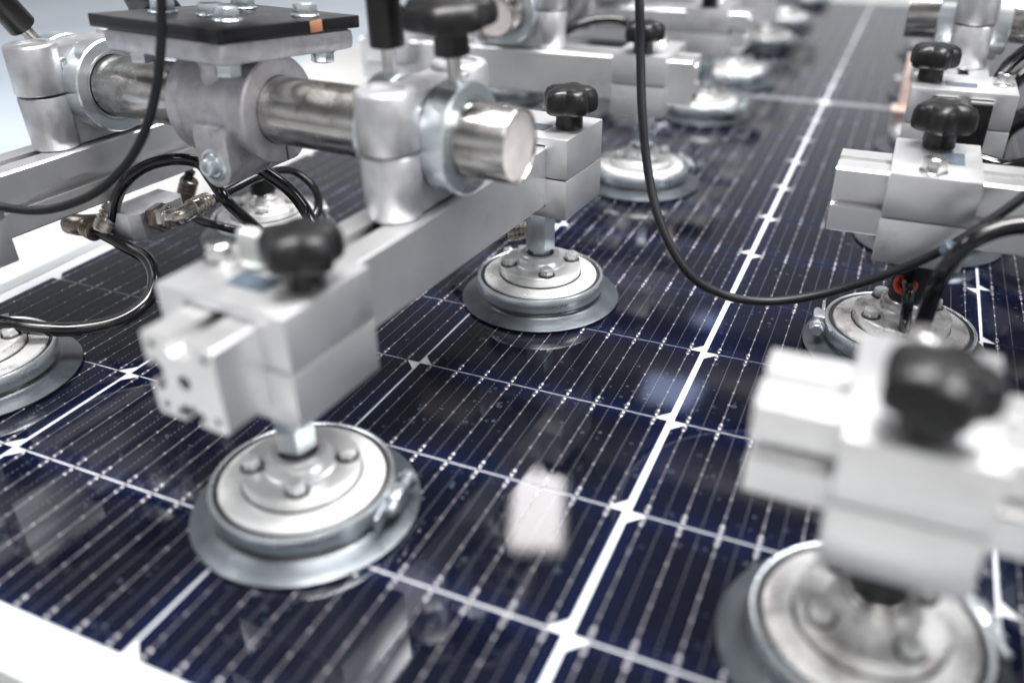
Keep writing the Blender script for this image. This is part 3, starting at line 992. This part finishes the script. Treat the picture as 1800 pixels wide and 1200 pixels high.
bm = bmesh.new(); sweep(bm, [(-0.0721, 0.2939, 0.2354), (-0.0660, 0.2818, 0.2121), (-0.0617, 0.2765, 0.1809), (-0.0554, 0.2658, 0.1498), (-0.0468, 0.2559, 0.1182), (-0.0356, 0.2455, 0.0939), (-0.0220, 0.2390, 0.0741), (-0.0063, 0.2368, 0.0594), (0.0132, 0.2401, 0.0507), (0.0346, 0.2479, 0.0476), (0.0583, 0.2551, 0.0520), (0.0823, 0.2598, 0.0621), (0.1046, 0.2601, 0.0765), (0.1225, 0.2587, 0.0912), (0.1386, 0.2578, 0.1082), (0.1562, 0.2649, 0.1267), (0.1767, 0.2775, 0.1517)], 0.0028, 16, 7)
tag(put('cable', fin(bm, 'cable', 60)), 'long thin black cable hanging across the seam and sweeping up right', 'cable')
bm = bmesh.new(); sweep(bm, [(0.1879, 0.2393, 0.1237), (0.1558, 0.2358, 0.1212), (0.1401, 0.2316, 0.1160), (0.1297, 0.2272, 0.1065), (0.1239, 0.2267, 0.0899), (0.1225, 0.2359, 0.0655), (0.1229, 0.2454, 0.0404), (0.1238, 0.2479, 0.0237)], 0.0047, 16, 7)
tag(put('air_hose', fin(bm, 'hose', 60)), 'thick black hose curving down in front of the two slotted bars at right', 'hose')
bm = bmesh.new(); sweep(bm, [(0.1117, 0.2941, 0.0550), (0.1132, 0.2793, 0.0567), (0.1149, 0.2760, 0.0442), (0.1169, 0.2826, 0.0232), (0.1203, 0.2970, 0.0035)], 0.0034, 16, 7)
tag(put('air_hose', fin(bm, 'hose', 60)), 'short black hose held by an orange ring above the right hand pad', 'hose')
bm = bmesh.new(); sweep(bm, [(0.2147, 0.5172, 0.1812), (0.1781, 0.5263, 0.1618), (0.1592, 0.5363, 0.1411), (0.1543, 0.5489, 0.1147), (0.1599, 0.5458, 0.0861)], 0.0048, 16, 7)
tag(put('air_hose', fin(bm, 'hose', 60)), 'black hose slanting down beside the upright casting at the right edge', 'hose')
bm = bmesh.new(); sweep(bm, [(0.1468, 0.4305, 0.0940), (0.1639, 0.4253, 0.0935), (0.1847, 0.4163, 0.1044), (0.2087, 0.4139, 0.1233)], 0.0060, 16, 7)
tag(put('air_hose', fin(bm, 'hose', 60)), 'thick black hose lying behind the far slotted bar at the right edge', 'hose')
bm = bmesh.new(); sweep(bm, [(-0.1592, 0.2918, 0.0457), (-0.1766, 0.2964, 0.0355), (-0.1913, 0.2961, 0.0257), (-0.2089, 0.2901, 0.0088)], 0.0030, 16, 7)
tag(put('air_hose', fin(bm, 'hose', 60)), 'thin black hose leaving the fitting beside the middle pad stem', 'hose')
bm = bmesh.new(); sweep(bm, [(-0.2589, 0.6215, 0.0856), (-0.2482, 0.6211, 0.1171), (-0.2314, 0.6256, 0.1320), (-0.2071, 0.6403, 0.1377), (-0.1821, 0.6489, 0.1332), (-0.1613, 0.6784, 0.1049)], 0.0040, 16, 7)
tag(put('air_hose', fin(bm, 'hose', 60)), 'blurred black hose arching behind the crosswise bar', 'hose')
bm = bmesh.new(); sweep(bm, [(0.2403, 0.6315, 0.1031), (0.1894, 0.6200, 0.0816), (0.1743, 0.6225, 0.0564), (0.1839, 0.6461, 0.0070)], 0.0090, 16, 7)
tag(put('air_hose', fin(bm, 'hose', 60)), 'thickest black hose, blurred, behind the upper right clamp block', 'hose')
bm = bmesh.new(); sweep(bm, [(0.2467, 0.7542, 0.1312), (0.1901, 0.7082, 0.0996), (0.1740, 0.7051, 0.0666), (0.1772, 0.7175, 0.0239)], 0.0070, 16, 7)
tag(put('air_hose', fin(bm, 'hose', 60)), 'blurred black hose running behind the slanting hose at the upper right edge', 'hose')

# ------------------------------------------------------------------ fittings
def barrel(p0, p1, r, mat='nickel', n=3):
    """push-in body: stepped cylinder with grooves and a collar at p1"""
    p0, p1 = Vector(p0), Vector(p1)
    L_ = (p1 - p0).length
    prof = [(0, 0), (r * 0.92, 0), (r, L_ * 0.05)]
    for k in range(n):
        z = L_ * (0.35 + 0.17 * k)
        prof += [(r, z), (r * 0.9, z + L_ * 0.02), (r * 0.9, z + L_ * 0.05), (r * 1.03, z + L_ * 0.07)]
    prof += [(r, L_ * 0.93), (r * 0.9, L_ * 0.95), (r * 0.86, L_), (r * 0.5, L_), (0, L_ * 0.97)]
    bm = bmesh.new()
    lathe(bm, prof, 36, p0, p1 - p0)
    return fin(bm, mat, 30)


def nut(p0, p1, r, mat='nickel'):
    p0, p1 = Vector(p0), Vector(p1)
    bm = bmesh.new()
    hexbolt(bm, p0, p1 - p0, r, (p1 - p0).length, False, 0.3)
    return fin(bm, mat, 30)


mf = bpy.data.objects.new('air_manifold', None); COL.objects.link(mf)
tag(mf, 'grey aluminium manifold block with nickel elbow fittings hanging below the left bar', 'air manifold')
bm = bmesh.new()
lp = [(-0.015, -0.024), (0.009, -0.024), (0.015, -0.018), (0.015, 0.018), (0.009, 0.024), (-0.015, 0.024)]
prism(bm, [lp], -0.010, 0.010, 'xy', 0.0008)
put('manifold_block', fin(bm, 'cast'), mf, (-0.3935, 0.1808, 0.0651), (0, 0, R(-4.5)))
put('hex_nut', nut((-0.3756, 0.1725, 0.0692), (-0.3662, 0.1695, 0.0717), 0.0095, 'nickel_dark'), mf)
put('hex_nut', nut((-0.3666, 0.1693, 0.0717), (-0.3586, 0.1680, 0.0738), 0.0078), mf)
bm = bmesh.new(); sweep(bm, [(-0.3607, 0.1680, 0.0735), (-0.3491, 0.1671, 0.0756), (-0.3462, 0.1722, 0.0775), (-0.3450, 0.1783, 0.0783)], 0.0060, 24, 8)
put('elbow', fin(bm, 'nickel', 50), mf)
put('push_in_socket', barrel((-0.3451, 0.1745, 0.0784), (-0.3455, 0.1932, 0.0780), 0.0070), mf)
put('push_in_socket', barrel((-0.4120, 0.1535, 0.0596), (-0.4071, 0.1659, 0.0755), 0.0080, 'nickel'), mf)
put('push_in_socket', barrel((-0.4298, 0.1544, 0.0617), (-0.4157, 0.1519, 0.0596), 0.0072, 'nickel_dark'), mf)
bm = bmesh.new(); sweep(bm, [(-0.4122, 0.1673, 0.0613), (-0.4291, 0.1547, 0.0617), (-0.4433, 0.1534, 0.0617)], 0.0078, 24, 8)
put('elbow', fin(bm, 'nickel_dark', 50), mf)
put('push_in_socket', barrel((-0.4043, 0.2266, 0.0589), (-0.3983, 0.2311, 0.0756), 0.0068, 'nickel_dark'), mf)
put('hex_nut', nut((-0.4034, 0.1728, 0.0636), (-0.4086, 0.1686, 0.0648), 0.0085, 'nickel_dark'), mf)

ft = tag(put('air_fitting', barrel((-0.1477, 0.3054, 0.0449), (-0.1609, 0.2913, 0.0442), 0.0062)), 'nickel fitting screwed into the side of the middle pad stem', 'air fitting')
put('hex_nut', nut((-0.1466, 0.3072, 0.0449), (-0.1514, 0.3011, 0.0447), 0.0066), ft)
bm = bmesh.new()
lathe(bm, [(0.0036, 0), (0.0064, 0), (0.0073, 0.001), (0.0070, 0.0032), (0.0054, 0.0048), (0.0036, 0.0042)], 36, (0.1120, 0.2982, 0.0512), Vector((0.1118, 0.2777, 0.0591)) - Vector((0.1120, 0.2982, 0.0512)), closed=True)
rg = fin(bm, 'orange')
ft = tag(put('air_fitting', barrel((0.1113, 0.3321, 0.0411), (0.1120, 0.2981, 0.0509), 0.0062)), 'fitting with a bright orange ring above the right hand pad', 'air fitting')
put('release_ring', rg, ft)
bm = bmesh.new(); cyl(bm, (0.1243, 0.2307, 0.1019), (0.1265, 0.2303, 0.1076), 0.0047, 20)
tag(put('cable_tie', fin(bm, 'label')), 'pale clip wrapped round the black hose in front of the far slotted block', 'cable tie')
